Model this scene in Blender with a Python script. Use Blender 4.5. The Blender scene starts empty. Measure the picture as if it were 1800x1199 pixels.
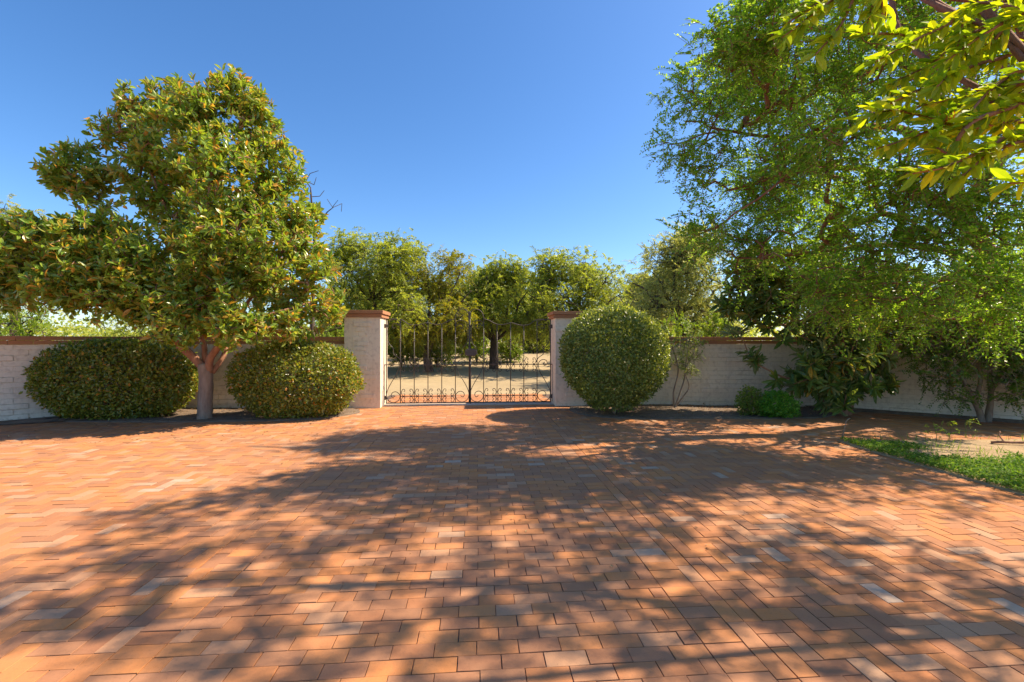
import bpy, math
import numpy as np
R = math.radians
rng = np.random.default_rng(7)
C = bpy.context.scene.collection
scn = bpy.context.scene
F, H = 800.0, 1.5

def P(px, py, Y):
    """point seen at photo pixel (1800 wide) at distance Y in front of the viewer"""
    return np.array([(px - 900) / F * Y, Y, H + (599.5 - py) / F * Y])

TH = R(4.4)
VV = np.array([math.cos(TH), math.sin(TH)])          # across the drive
UU = np.array([-math.sin(TH), math.cos(TH)])         # along the drive
def W(d, s): return np.asarray(d)[..., None] * VV + np.asarray(s)[..., None] * UU

# ------------------------------------------------------------------ mesh helpers
class MB:
    def __init__(s): s.V = []; s.F = []; s.n = 0; s.A = []
    def add(s, V, F, a=0.5):
        V = np.asarray(V, float)
        s.V.append(V)
        for f in F: s.F.append(tuple(i + s.n for i in f))
        s.A.append(np.full(len(V), a) if np.isscalar(a) else np.asarray(a)); s.n += len(V)
    def build(s, name, m, parent=None, smooth=False):
        V = np.concatenate(s.V); L = np.concatenate([np.array(f) for f in s.F]); c = np.array([len(f) for f in s.F])
        return mesh(name, V, L, c, m, parent, np.concatenate(s.A), smooth)

def mesh(name, V, loops, counts, m, parent=None, rnd=None, smooth=False, rnd2=None):
    me = bpy.data.meshes.new(name)
    me.vertices.add(len(V)); me.vertices.foreach_set('co', np.ascontiguousarray(V, np.float32).ravel())
    me.loops.add(len(loops)); me.loops.foreach_set('vertex_index', np.ascontiguousarray(loops, np.int32))
    me.polygons.add(len(counts))
    st = np.zeros(len(counts), np.int32); st[1:] = np.cumsum(counts)[:-1]
    me.polygons.foreach_set('loop_start', st)
    me.polygons.foreach_set('use_smooth', np.full(len(counts), bool(smooth)))
    for nm, d in (('rnd', rnd), ('rnd2', rnd2)):
        if d is not None:
            at = me.attributes.new(nm, 'FLOAT', 'POINT'); at.data.foreach_set('value', np.ascontiguousarray(d, np.float32))
    me.update(calc_edges=True); me.validate()
    if m is not None: me.materials.append(m)
    o = bpy.data.objects.new(name, me); C.objects.link(o)
    if parent is not None: o.parent = parent
    return o

def rep(name, TV, TF, frames, pos, m, parent=None, rnd=None, scale=None, rnd2=None, smooth=False):
    """many copies of a template; frames (N,3,3) rows = x,y,z axes, scale (N,3)"""
    N, K = len(pos), len(TV)
    TV = np.asarray(TV, float)
    L = TV[None] * (scale[:, None, :] if scale is not None else 1.0)
    V = np.einsum('nki,nij->nkj', L, frames) + pos[:, None, :]
    tl = np.concatenate([np.array(f) for f in TF]); tc = np.array([len(f) for f in TF])
    loops = (tl[None] + (np.arange(N) * K)[:, None]).ravel()
    counts = np.tile(tc, N)
    r = None if rnd is None else np.repeat(rnd, K)
    r2 = None if rnd2 is None else np.repeat(rnd2, K)
    return mesh(name, V.reshape(-1, 3), loops, counts, m, parent, r, smooth, r2)

def unit(a): return a / (np.linalg.norm(a, axis=-1, keepdims=True) + 1e-9)
def rdir(n): return unit(rng.normal(size=(n, 3)))
def frames_from(d, n):
    y = unit(d); x = unit(np.cross(y, n)); z = np.cross(x, y)
    return np.stack([x, y, z], 1)

LEAF2 = ([(0, 0, 0), (.42, .3, .09), (.38, .68, .09), (0, 1, 0), (-.38, .68, .09), (-.42, .3, .09)], [(0, 1, 2, 3), (0, 3, 4, 5)])
LEAFB = ([(0, 0, 0), (0, .35, -.03), (0, .7, -.07), (0, 1, -.16), (.36, .26, .07), (.46, .55, .05), (.3, .82, -.03), (-.36, .26, .07), (-.46, .55, .05), (-.3, .82, -.03)],
         [(0, 4, 1), (4, 5, 2, 1), (5, 6, 3, 2), (0, 1, 7), (7, 1, 2, 8), (8, 2, 3, 9)])
LEAF1 = ([(0, 0, 0), (.5, .45, .0), (0, 1, 0), (-.5, .45, .0)], [(0, 1, 2, 3)])
# ------------------------------------------------------------------ noise for thinning crowns
_lat = rng.random((32, 32, 32))
def noise(p, f):
    q = np.asarray(p) * f; i = np.floor(q).astype(int); t = q - i; t = t * t * (3 - 2 * t); r = 0
    for a in (0, 1):
        for b in (0, 1):
            for c in (0, 1):
                w = (t[..., 0] if a else 1 - t[..., 0]) * (t[..., 1] if b else 1 - t[..., 1]) * (t[..., 2] if c else 1 - t[..., 2])
                r = r + w * _lat[(i[..., 0] + a) % 32, (i[..., 1] + b) % 32, (i[..., 2] + c) % 32]
    return r

# ------------------------------------------------------------------ materials
def newmat(name):
    m = bpy.data.materials.new(name); m.use_nodes = True
    nt = m.node_tree; nt.nodes.clear()
    return m, nt
class NT:
    def __init__(s, nt): s.nt = nt
    def n(s, t, ins=None, **kw):
        o = s.nt.nodes.new(t)
        for k, v in kw.items(): setattr(o, k, v)
        for k, v in (ins or {}).items():
            if hasattr(v, 'is_output'): s.nt.links.new(v, o.inputs[k])
            else: o.inputs[k].default_value = v
        return o
    def ramp(s, fac, stops):
        o = s.nt.nodes.new('ShaderNodeValToRGB'); e = o.color_ramp.elements
        while len(e) < len(stops): e.new(.5)
        for k, (p, c) in enumerate(stops): e[k].position = p; e[k].color = (*c, 1)
        s.nt.links.new(fac, o.inputs[0]); return o.outputs[0]
    def mix(s, f, a, b, blend='MIX'):
        o = s.nt.nodes.new('ShaderNodeMix'); o.data_type = 'RGBA'; o.blend_type = blend
        for i, v in ((0, f), (6, a), (7, b)):
            if hasattr(v, 'is_output'): s.nt.links.new(v, o.inputs[i])
            else: o.inputs[i].default_value = v if i == 0 else (*v, 1)
        return o.outputs[2]
    def noise(s, scale, detail=4, vec=None, rough=.55):
        ins = {'Scale': scale, 'Detail': detail, 'Roughness': rough}
        if vec is not None: ins['Vector'] = vec
        return s.n('ShaderNodeTexNoise', ins).outputs['Fac']
    def out(s, sh): s.n('ShaderNodeOutputMaterial', {'Surface': sh})
    def attr(s, nm='rnd'): return s.n('ShaderNodeAttribute', attribute_name=nm).outputs['Fac']
    def pos(s): return s.n('ShaderNodeNewGeometry').outputs['Position']

def leafmat(name, stops, trans=.35, tcol=None, back=None, rough=.42, spec=.45):
    m, nt = newmat(name); g = NT(nt)
    col = g.ramp(g.attr(), stops)
    if back is not None:
        bf = g.n('ShaderNodeNewGeometry').outputs['Backfacing']
        col = g.mix(bf, col, g.ramp(g.attr('rnd2'), back))
    p = g.n('ShaderNodeBsdfPrincipled', {'Base Color': col, 'Roughness': rough, 'Specular IOR Level': spec})
    tc = g.mix(1.0, col, tcol or (1.9, 1.75, .6), 'MULTIPLY')
    t = g.n('ShaderNodeBsdfTranslucent', {'Color': tc})
    s = g.n('ShaderNodeMixShader', {0: trans, 1: p.outputs[0], 2: t.outputs[0]})
    g.out(s.outputs[0]); return m

def bark(name, c1, c2, scale=14):
    m, nt = newmat(name); g = NT(nt); ps = g.pos()
    mp = g.n('ShaderNodeMapping', {'Vector': ps, 'Scale': (1, 1, .3)}).outputs[0]
    f = g.noise(scale, 6, mp, .65)
    col = g.ramp(f, [(.3, c1), (.7, c2)])
    b = g.n('ShaderNodeBump', {'Height': f, 'Strength': .7, 'Distance': .03})
    g.out(g.n('ShaderNodeBsdfPrincipled', {'Base Color': col, 'Roughness': .9, 'Normal': b.outputs[0]}).outputs[0]); return m

def brickmat(name, stops, bump=.25):
    m, nt = newmat(name); g = NT(nt); ps = g.pos()
    base = g.ramp(g.attr(), stops)
    n1 = g.noise(9, 5, ps); n2 = g.noise(55, 4, ps, .7); n3 = g.noise(1.1, 3, ps)
    col = g.mix(g.ramp(n1, [(.4, (0, 0, 0)), (.75, (.45, .45, .45))]), base, (.42, .195, .10))
    col = g.mix(g.ramp(n2, [(.55, (0, 0, 0)), (.75, (.4, .4, .4))]), col, (.14, .075, .05))
    col = g.mix(g.ramp(n3, [(.45, (0, 0, 0)), (.7, (.25, .25, .25))]), col, (.52, .18, .055))
    n4 = g.noise(.55, 4, ps, .6)
    col = g.mix(g.ramp(n4, [(.42, (0, 0, 0)), (.66, (.5, .5, .5))]), col, (.36, .175, .10))
    col = g.n('ShaderNodeHueSaturation', {'Color': col, 'Hue': .506, 'Saturation': .96, 'Value': 1.03}).outputs[0]
    b = g.n('ShaderNodeBump', {'Height': n2, 'Strength': bump, 'Distance': .006})
    g.out(g.n('ShaderNodeBsdfPrincipled', {'Base Color': col, 'Roughness': .85, 'Specular IOR Level': .12, 'Normal': b.outputs[0]}).outputs[0]); return m

def plain(name, c1, c2, scale=6, rough=.9, bump=.3, dist=.01, metallic=0, fine=None, streak=None):
    m, nt = newmat(name); g = NT(nt); ps = g.pos()
    f = g.noise(scale, 7, ps, .6)
    col = g.ramp(f, [(.32, c1), (.68, c2)])
    if fine:
        col = g.mix(g.ramp(g.noise(fine[0], 3, ps), [(.5, (0, 0, 0)), (.7, (.7, .7, .7))]), col, fine[1])
    if streak:
        st = g.noise(5, 5, g.n('ShaderNodeMapping', {'Vector': ps, 'Scale': (1.6, 1.6, .16)}).outputs[0], .65)
        col = g.mix(g.ramp(st, [(.52, (0, 0, 0)), (.75, (.32, .32, .32))]), col, streak)
    b = g.n('ShaderNodeBump', {'Height': g.noise(scale * 6, 5, ps, .7), 'Strength': bump, 'Distance': dist})
    g.out(g.n('ShaderNodeBsdfPrincipled', {'Base Color': col, 'Roughness': rough, 'Metallic': metallic, 'Normal': b.outputs[0]}).outputs[0]); return m

M = {}
M['paver'] = brickmat('paver', [(0, (.50, .165, .05)), (.25, (.54, .195, .062)), (.5, (.44, .15, .055)), (.66, (.33, .135, .07)), (.8, (.38, .165, .085)), (.88, (.50, .22, .105)), (.95, (.44, .27, .17)), (1, (.47, .34, .25))])
M['cap'] = brickmat('cap_brick', [(0, (.46, .19, .085)), (.6, (.40, .165, .078)), (1, (.33, .15, .085))], .2)
M['paint'] = plain('painted_block', (.76, .645, .49), (.83, .72, .56), 2.2, .85, .35, .008, fine=(14, (.58, .48, .36)), streak=(.46, .365, .27))
M['sand'] = plain('joint_sand', (.07, .042, .03), (.15, .10, .07), 9)
M['dirt'] = plain('dirt', (.33, .25, .137), (.43, .33, .185), .35, 1, .6, .03, fine=(7, (.27, .205, .12)))
M['soil'] = plain('soil', (.15, .105, .07), (.23, .165, .115), 8, 1, .9, .03)
M['patch'] = plain('patch_dirt', (.30, .205, .115), (.42, .30, .165), 3, 1, .9, .02)
M['concrete'] = plain('concrete', (.46, .37, .29), (.56, .46, .36), 5, .9)
M['iron'] = plain('iron', (.045, .038, .032), (.09, .075, .06), 30, .55, .3, .002, .0)
M['bark_grey'] = bark('bark_grey', (.20, .145, .105), (.36, .28, .21))
M['bark_warm'] = bark('bark_warm', (.24, .11, .06), (.40, .21, .125))
M['bark_red'] = bark('bark_red', (.17, .07, .04), (.34, .15, .085))
M['bark_dark'] = bark('bark_dark', (.04, .028, .02), (.12, .085, .06))
M['twig'] = bark('twig', (.22, .15, .1), (.4, .3, .2))
M['magnolia'] = leafmat('magnolia_leaf', [(0, (.11, .20, .03)), (.45, (.20, .33, .045)), (.82, (.30, .39, .05)), (1, (.54, .29, .045))], .42,
                        back=[(0, (.19, .28, .05)), (.66, (.28, .34, .06)), (.86, (.42, .30, .06)), (1, (.56, .25, .06))], rough=.28, spec=.6)
M['clip'] = leafmat('clipped_leaf', [(0, (.10, .14, .025)), (.5, (.19, .23, .034)), (.88, (.28, .30, .042)), (1, (.48, .21, .05))], .38, rough=.32, spec=.5)
M['round'] = leafmat('round_leaf', [(0, (.10, .145, .04)), (.6, (.20, .26, .06)), (1, (.39, .42, .13))], .38, rough=.33)
M['loquat'] = leafmat('loquat_leaf', [(0, (.07, .13, .028)), (.7, (.13, .21, .042)), (.93, (.20, .26, .055)), (1, (.48, .28, .04))], .3,
                      back=[(0, (.17, .21, .08)), (1, (.23, .26, .11))], rough=.36)
M['small'] = leafmat('small_leaf', [(0, (.10, .21, .028)), (.6, (.20, .36, .04)), (1, (.36, .50, .07))], .58, rough=.35)
M['glossy'] = leafmat('glossy_leaf', [(0, (.055, .12, .018)), (.7, (.11, .21, .026)), (.95, (.2, .29, .035)), (1, (.40, .16, .04))], .38, rough=.28, spec=.6)
M['bottle'] = leafmat('bottlebrush_leaf', [(0, (.17, .28, .025)), (.6, (.34, .43, .03)), (1, (.56, .54, .03))], .6, (1.6, 1.55, .3), rough=.55, spec=.25)
M['mesq'] = leafmat('mesquite_leaf', [(0, (.16, .23, .036)), (.6, (.32, .39, .065)), (1, (.44, .46, .09))], .52, (1.6, 1.5, .6))
M['mesq_y'] = leafmat('mesquite_yellow', [(0, (.15, .20, .026)), (.6, (.28, .30, .035)), (.9, (.38, .34, .04)), (1, (.60, .44, .02))], .45, (1.5, 1.4, .5))
M['palo'] = leafmat('palo_leaf', [(0, (.27, .31, .10)), (.6, (.35, .38, .12)), (1, (.50, .51, .19))], .52, (1.4, 1.35, .7))
M['lime'] = leafmat('lime_leaf', [(0, (.13, .22, .02)), (.6, (.23, .35, .03)), (1, (.40, .44, .055))], .45, (1.5, 1.5, .5))
M['creo'] = leafmat('creosote_leaf', [(0, (.09, .16, .02)), (.6, (.17, .25, .034)), (1, (.28, .33, .05))], .42)
M['bright'] = leafmat('bright_leaf', [(0, (.06, .20, .018)), (.6, (.11, .31, .026)), (1, (.25, .42, .045))], .38, rough=.35)
M['cover'] = leafmat('cover_leaf', [(0, (.06, .15, .018)), (.6, (.12, .235, .03)), (1, (.22, .32, .05))], .35, rough=.65, spec=.15)
M['litter'] = leafmat('litter', [(0, (.16, .075, .03)), (.6, (.30, .17, .07)), (1, (.42, .29, .12))], .1)
M['red'] = leafmat('red_bristle', [(0, (.6, .03, .02)), (1, (.75, .08, .03))], .4, (1.3, 1, 1))

# ------------------------------------------------------------------ naming
def tag(o, label=None, cat=None, group=None, kind=None):
    if label: o['label'] = label
    if cat: o['category'] = cat
    if group: o['group'] = group
    if kind: o['kind'] = kind
    return o
def empty(name, loc, label, cat, group=None):
    o = bpy.data.objects.new(name, None); C.objects.link(o); o.location = loc; o.empty_display_size = .2
    return tag(o, label, cat, group)
def reparent(o, root):
    o.parent = root; o.matrix_parent_inverse.identity()
    me = o.data; co = np.empty(len(me.vertices) * 3, np.float32); me.vertices.foreach_get('co', co)
    co = co.reshape(-1, 3) - np.array(root.location, np.float32); me.vertices.foreach_set('co', co.ravel()); me.update(); return o

# ------------------------------------------------------------------ tubes
def catmull(pts, k=6):
    p = np.asarray(pts, float); p = np.concatenate([[2 * p[0] - p[1]], p, [2 * p[-1] - p[-2]]]); o = []
    t = np.linspace(0, 1, k, endpoint=False)[:, None]
    for i in range(1, len(p) - 2):
        a, b, c, d = p[i - 1], p[i], p[i + 1], p[i + 2]
        o.append(.5 * (2 * b + (c - a) * t + (2 * a - 5 * b + 4 * c - d) * t ** 2 + (3 * b - a - 3 * c + d) * t ** 3))
    return np.concatenate(o + [p[-2][None]])
def tube(mb, pts, r, sides=8, a=.5, wob=0):
    p = np.asarray(pts, float); n = len(p); r = np.broadcast_to(np.asarray(r, float), (n,))
    t = np.gradient(p, axis=0); t = unit(t); ref = np.array([0., 0, 1]) if abs(t[0][2]) < .9 else np.array([1., 0, 0])
    V = []; x = unit(np.cross(t[0], ref))
    ph = np.linspace(0, 2 * math.pi, sides, endpoint=False)
    for i in range(n):
        x = unit(x - t[i] * np.dot(x, t[i])); y = np.cross(t[i], x)
        rr = r[i] * (1 + wob * rng.normal(size=sides)) if wob else np.full(sides, r[i])
        V.append(p[i] + (np.cos(ph) * rr)[:, None] * x + (np.sin(ph) * rr)[:, None] * y)
    Fs = [(i * sides + j, i * sides + (j + 1) % sides, (i + 1) * sides + (j + 1) % sides, (i + 1) * sides + j) for i in range(n - 1) for j in range(sides)]
    Fs += [tuple(range(sides))[::-1], tuple((n - 1) * sides + j for j in range(sides))]
    mb.add(np.concatenate(V), Fs, a)

# ------------------------------------------------------------------ tree growing
def grow(limbs, tips, step=.35, rt=.004, sag=.0, sides=4, p=.45, cap=.05, wiggle=.12):
    """limbs: list of (points, r0, r1); returns (mb of limbs, segment arrays, tip positions, tip directions)"""
    nodes = []; mb = MB()
    for pts, r0, r1 in limbs:
        c = catmull(pts, 5); tube(mb, c, np.linspace(r0, r1, len(c)), 9, wob=.04)
        k = max(2, int(len(c) * .25)); nodes.append(c[k:] if len(limbs) > 1 else c[k:])
    nodes = np.concatenate(nodes); nl = len(nodes)
    cap_n = nl + len(tips) * 14
    N = np.empty((cap_n, 3)); N[:nl] = nodes; par = np.full(cap_n, -1); n = nl
    d0 = np.array([np.min(np.linalg.norm(nodes - t, axis=1)) for t in tips])
    order = np.argsort(d0); tipn = []
    centre = nodes[0]
    for ti in order:
        t = tips[ti]; d = np.linalg.norm(N[:n] - t, axis=1) + .25 * np.linalg.norm(N[:n] - centre, axis=1) * .2
        j = int(np.argmin(d)); a = N[j]; L = np.linalg.norm(t - a)
        k = int(min(10, max(1, math.ceil(L / step)))); prev = j
        bend = rng.normal(size=3) * L * wiggle + np.array([0, 0, -sag * L])
        for q in range(1, k + 1):
            f = q / k
            N[n] = a + (t - a) * f + bend * math.sin(math.pi * f) * .6 + (rng.normal(size=3) * .02 if q < k else 0); par[n] = prev; prev = n; n += 1
        tipn.append(prev)
    tipn = np.array(tipn); cnt = np.zeros(n); cnt[tipn] = 1
    for i in range(n - 1, nl - 1, -1):
        if par[i] >= 0: cnt[par[i]] += cnt[i]
    idx = np.arange(nl, n); a = N[par[idx]]; b = N[idx]
    rb = np.minimum(rt * np.maximum(cnt[idx], 1) ** p, cap); ra = np.where(par[idx] >= nl, np.minimum(rt * np.maximum(cnt[par[idx]], 1) ** p, cap), rb * 1.15)
    td = unit(N[tipn] - N[par[tipn]])
    return mb, (a, b, ra, rb), N[tipn], td
def segs_into(mb, seg, sides=4):
    a, b, ra, rb = seg; n = len(a); d = unit(b - a)
    ref = np.where(np.abs(d[:, 2:3]) < .9, np.array([[0, 0, 1.]]), np.array([[1., 0, 0]]))
    x = unit(np.cross(d, ref)); y = np.cross(d, x)
    ph = np.linspace(0, 2 * math.pi, sides, endpoint=False)
    ring = np.cos(ph)[None, :, None] * x[:, None] + np.sin(ph)[None, :, None] * y[:, None]
    V = np.concatenate([a[:, None] + ring * ra[:, None, None], b[:, None] + ring * rb[:, None, None]], 1)
    f = np.array([[j, (j + 1) % sides, sides + (j + 1) % sides, sides + j] for j in range(sides)])
    Fq = (f[None] + (np.arange(n) * 2 * sides)[:, None, None]).reshape(-1, 4)
    return V.reshape(-1, 3), Fq
def wood(name, mb, seg, m, parent, sides=4):
    V, Fq = segs_into(mb, seg, sides)
    V0 = np.concatenate(mb.V); L0 = np.concatenate([np.array(f) for f in mb.F]); c0 = np.array([len(f) for f in mb.F])
    return mesh(name, np.concatenate([V0, V]), np.concatenate([L0, (Fq + len(V0)).ravel()]), np.concatenate([c0, np.full(len(Fq), 4)]), m, parent, smooth=True)

def in_lobes(lobes, n, shell=.35, nf=None, thr=.0):
    """lobes (k,6): centre + radii -> n points"""
    lb = np.asarray(lobes, float); w = (lb[:, 3] * lb[:, 4] * lb[:, 5]) ** (2 / 3); w /= w.sum()
    out = []; tot = 0
    while tot < n:
        k = rng.choice(len(lb), n * 2, p=w); u = rdir(n * 2); r = (shell + (1 - shell) * rng.random(n * 2)) ** .7
        q = lb[k, :3] + u * r[:, None] * lb[k, 3:]
        if nf: q = q[noise(q + 31.7, nf) > thr]
        out.append(q); tot += len(q)
    return np.concatenate(out)[:n]
def plobe(px, py, r, Y, ry=None, rz=None):
    c = P(px, py, Y); s = r * Y / F
    return [*c, s, ry or s, rz or s * .92]

def rosettes(tp, td, per, ln, wd, spread=(.5, 1.2), up=.35, fill=.25):
    """whorls of leaves round every twig tip -> arrays for rep"""
    n = len(tp); k = np.repeat(np.arange(n), per); d = unit(td + np.array([0, 0, up]))[k]
    r = rdir(len(k)); r = unit(r - d * np.sum(r * d, 1, keepdims=True))
    th = rng.uniform(*spread, len(k))[:, None]
    dr = unit(d * np.cos(th) + r * np.sin(th)); nz = unit(d * np.sin(th) - r * np.cos(th) + rng.normal(size=(len(k), 3)) * .25)
    ps = tp[k] - d * (rng.random(len(k)) * fill)[:, None] + r * .01
    L = rng.uniform(*ln, len(k)); w = L * rng.uniform(*wd, len(k))
    return ps, frames_from(dr, nz), np.stack([w, L, L], 1)
def sprays(tp, td, per, length, lf, ratio, droop=.15, jit=.5):
    """leafy twigs: alternate leaves along a short twig"""
    n = len(tp); k = np.repeat(np.arange(n), per); t = np.tile(np.linspace(.05, 1, per), n)
    d = unit(td + rng.normal(size=(n, 3)) * jit); nn = unit(np.array([0, 0, 1.]) + rng.normal(size=(n, 3)) * .45)
    x = unit(np.cross(d, nn)); L = length * rng.uniform(.6, 1.2, n)
    sgn = np.where(np.arange(len(k)) % 2, 1., -1.)
    ps = tp[k] + d[k] * (t * L[k])[:, None] + np.array([0, 0, -1.]) * (droop * (t ** 2) * L[k])[:, None]
    dr = unit(d[k] * .7 + x[k] * sgn[:, None] + rng.normal(size=(len(k), 3)) * .3)
    nz = unit(nn[k] + rng.normal(size=(len(k), 3)) * .35)
    ll = rng.uniform(lf[0], lf[1], len(k)) * (1 - .35 * t)
    tw = (tp, tp + d * L[:, None] - np.array([0, 0, 1.]) * (droop * L)[:, None], np.full(n, .0035), np.full(n, .0015))
    return ps, frames_from(dr, nz), np.stack([ll * ratio, ll, ll], 1), tw

def make_tree(name, label, cat, base, limbs, tips, leaf, bmat, lmat, T=LEAF2, group=None, step=.35, cap=.06, rt=.004, sag=0., p=.45, wiggle=.12, spray_twigs=True):
    root = empty(name, tuple(base), label, cat, group)
    mb, seg, tp, td = grow(limbs, tips, step, rt, sag, p=p, cap=cap, wiggle=wiggle)
    r = leaf(tp, td)
    if len(r) == 4 and spray_twigs: seg = tuple(np.concatenate([s, t]) for s, t in zip(seg, r[3]))
    reparent(wood('trunk', mb, seg, bmat, root), root)
    n = len(r[0])
    o = rep('crown', T[0], T[1], r[1], r[0], lmat, root, rng.random(n), r[2], rng.random(n))
    reparent(o, root); return root

# ================================================================== THE SETTING
def terrain(x, y):
    s = np.clip((y - 13) / 24, 0, 1); return -.03 + 1.08 * s * s * (3 - 2 * s) * (.6 + .4 * s)
xs = np.concatenate([np.linspace(-400, -40, 10), np.linspace(-36, 36, 49), np.linspace(40, 400, 10)])
ys = np.concatenate([np.linspace(-60, 0, 5), np.linspace(2, 60, 59), np.linspace(70, 900, 12)])
X, Yg = np.meshgrid(xs, ys); Z = terrain(X, Yg) + np.where(Yg > 14, (noise(np.stack([X, Yg, 0 * X], -1), .35) - .5) * .12, 0)
n, mm = len(ys), len(xs)
q = [(i * mm + j, i * mm + j + 1, (i + 1) * mm + j + 1, (i + 1) * mm + j) for i in range(n - 1) for j in range(mm - 1)]
tag(mesh('ground', np.stack([X, Yg, Z], -1).reshape(-1, 3), np.array(q).ravel(), np.full(len(q), 4), M['dirt'], smooth=True), kind='structure')

# wall paths (front face at the foot), seen from the drive
WR = catmull([(1.78, 10.66), (4.5, 10.56), (6.1, 10.48), (6.9, 10.24), (7.5, 9.88), (8.1, 9.44), (9.45, 8.42), (11.2, 7.0), (12.6, 5.7)], 8)
WL = catmull([(-3.72, 10.3), (-6.2, 10.14), (-7.5, 9.98), (-8.35, 9.58), (-9.05, 9.0), (-9.62, 8.42), (-11, 6.9), (-12.2, 5.5)], 8)
def wallY(x):
    l = WL[np.argsort(WL[:, 0])]; r = WR[np.argsort(WR[:, 0])]; a = np.concatenate([l, r])
    return np.interp(x, a[:, 0], a[:, 1])

# ---- brick paving: every brick laid in its bond
BW, BL, GAP = .1025, .205, .0042
cen, hor, off = [], [], []
dcl, dcr = -1.53, 1.12
def add(d, s, h, l=BL, w=BW): cen.append((d, s)); hor.append((h, l, w))
s0, s1 = -3.1, 12.9
for k in range(int((s1 - s0) / BW)):                                 # running bond carriageway
    s = s0 + k * BW; o = (k % 2) * BL / 2 + rng.normal() * .006; x = dcl - BL / 2 + o
    while x < dcr - .02:
        a, b = max(x, dcl), min(x + BL, dcr)
        if b - a > .03: add((a + b) / 2, s, 1, b - a)
        x += BL
    add(dcl - .1025, s, 1); add(dcr + .1025, s, 1)                     # soldier courses
for k in range(int((s1 - s0) / BL)):                                 # stretcher strip
    add(dcl - .205 - .051, s0 + k * BL, 0); add(dcr + .205 + .051, s0 + k * BL, 0)
for side in (-1, 1):
    e = dcl - .3075 if side < 0 else dcr + .3075
    nx = int(13.5 / BW); ny = int((s1 - s0) / BW)
    for i in range(nx):
        for j in range(ny):
            k = (i - j) % 4
            d = e + side * (i + .5) * BW; s = s0 + (j + .5) * BW
            if k == 0: add(d + side * BW / 2, s, 1)
            elif k == 1 and i == 0: add(d, s, 1, BW)
            elif k == 3: add(d, s + BW / 2, 0)
cen = np.array(cen); hor = np.array(hor)
xy = W(cen[:, 0], cen[:, 1])
keep = (np.abs(xy[:, 0]) < 1.14 * xy[:, 1] + 6.5) & (xy[:, 1] > -2.4) & (xy[:, 0] < 11.2) & ((xy[:, 1] < wallY(xy[:, 0]) + .15) | (np.abs(cen[:, 0] + .2) < 2.0))
keep &= ~((xy[:, 0] > 5.0) & (xy[:, 1] < 6.74) & (xy[:, 1] > 2.75))
xy, hor = xy[keep], hor[keep]; N = len(xy)
ang = np.where(hor[:, 0] == 1, TH, TH + math.pi / 2) + rng.normal(size=N) * .006
zax = unit(np.stack([rng.normal(size=N) * .006, rng.normal(size=N) * .006, np.ones(N)], 1))
ux = np.stack([np.cos(ang), np.sin(ang), 0 * ang], 1); ux = unit(ux - zax * np.sum(ux * zax, 1, keepdims=True)); uy = np.cross(zax, ux)
def brick_template(b):
    o = 1 - b; V = []
    for z, s in ((-1, 1.0), (-b, 1.0), (0, None)):
        for sx, sy in ((-1, -1), (1, -1), (1, 1), (-1, 1)): V.append((sx, sy, z, s is None))
    Fs = [(8, 9, 10, 11)] + [(4 + i, 4 + (i + 1) % 4, 8 + (i + 1) % 4, 8 + i) for i in range(4)] + [(i, (i + 1) % 4, 4 + (i + 1) % 4, 4 + i) for i in range(4)]
    return V, Fs
def bricks(name, pos, fr, hx, hy, depth, bev, m, parent=None, rnd=None, back=False):
    """solid bricks: outer face at pos (along frame z), half sizes hx, hy, depth backwards, real bevel"""
    N = len(pos); hx = np.broadcast_to(hx, (N,)); hy = np.broadcast_to(hy, (N,)); depth = np.broadcast_to(depth, (N,)); bev = np.broadcast_to(bev, (N,))
    L = np.empty((N, 12, 3)); sg = np.array([(-1, -1), (1, -1), (1, 1), (-1, 1)])
    for k in range(3):
        ins = bev if k == 2 else 0 * bev
        L[:, 4 * k:4 * k + 4, 0] = sg[None, :, 0] * (hx - ins)[:, None]; L[:, 4 * k:4 * k + 4, 1] = sg[None, :, 1] * (hy - ins)[:, None]
        L[:, 4 * k:4 * k + 4, 2] = (-depth if k == 0 else (-bev if k == 1 else 0 * bev))[:, None]
    V = np.einsum('nki,nij->nkj', L, fr) + pos[:, None]
    Fs = brick_template(.1)[1] + ([(3, 2, 1, 0)] if back else [])
    tl = np.array(Fs).ravel(); loops = (tl[None] + (np.arange(N) * 12)[:, None]).ravel()
    r = rng.random(N) if rnd is None else rnd
    return mesh(name, V.reshape(-1, 3), loops, np.full(N * len(Fs), 4), m, parent, np.repeat(r, 12))
zz = rng.normal(size=N) * .0012
jit = 1 + rng.normal(size=N) * .006
rr = rng.random(N) ** .75 * .93
pale = rng.random(N) < np.clip(.06 + .2 * (noise(np.c_[xy, 0 * zz], .9) - .45), 0.02, .16); rr[pale] = rng.uniform(.86, 1, pale.sum())
pv = bricks('brick_paving', np.c_[xy, zz], np.stack([ux, uy, zax], 1), (hor[:, 1] - GAP) / 2 * jit, (hor[:, 2] - GAP) / 2 * jit, .03, .0012, M['paver'], None, rr)
tag(pv, kind='structure')

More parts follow.
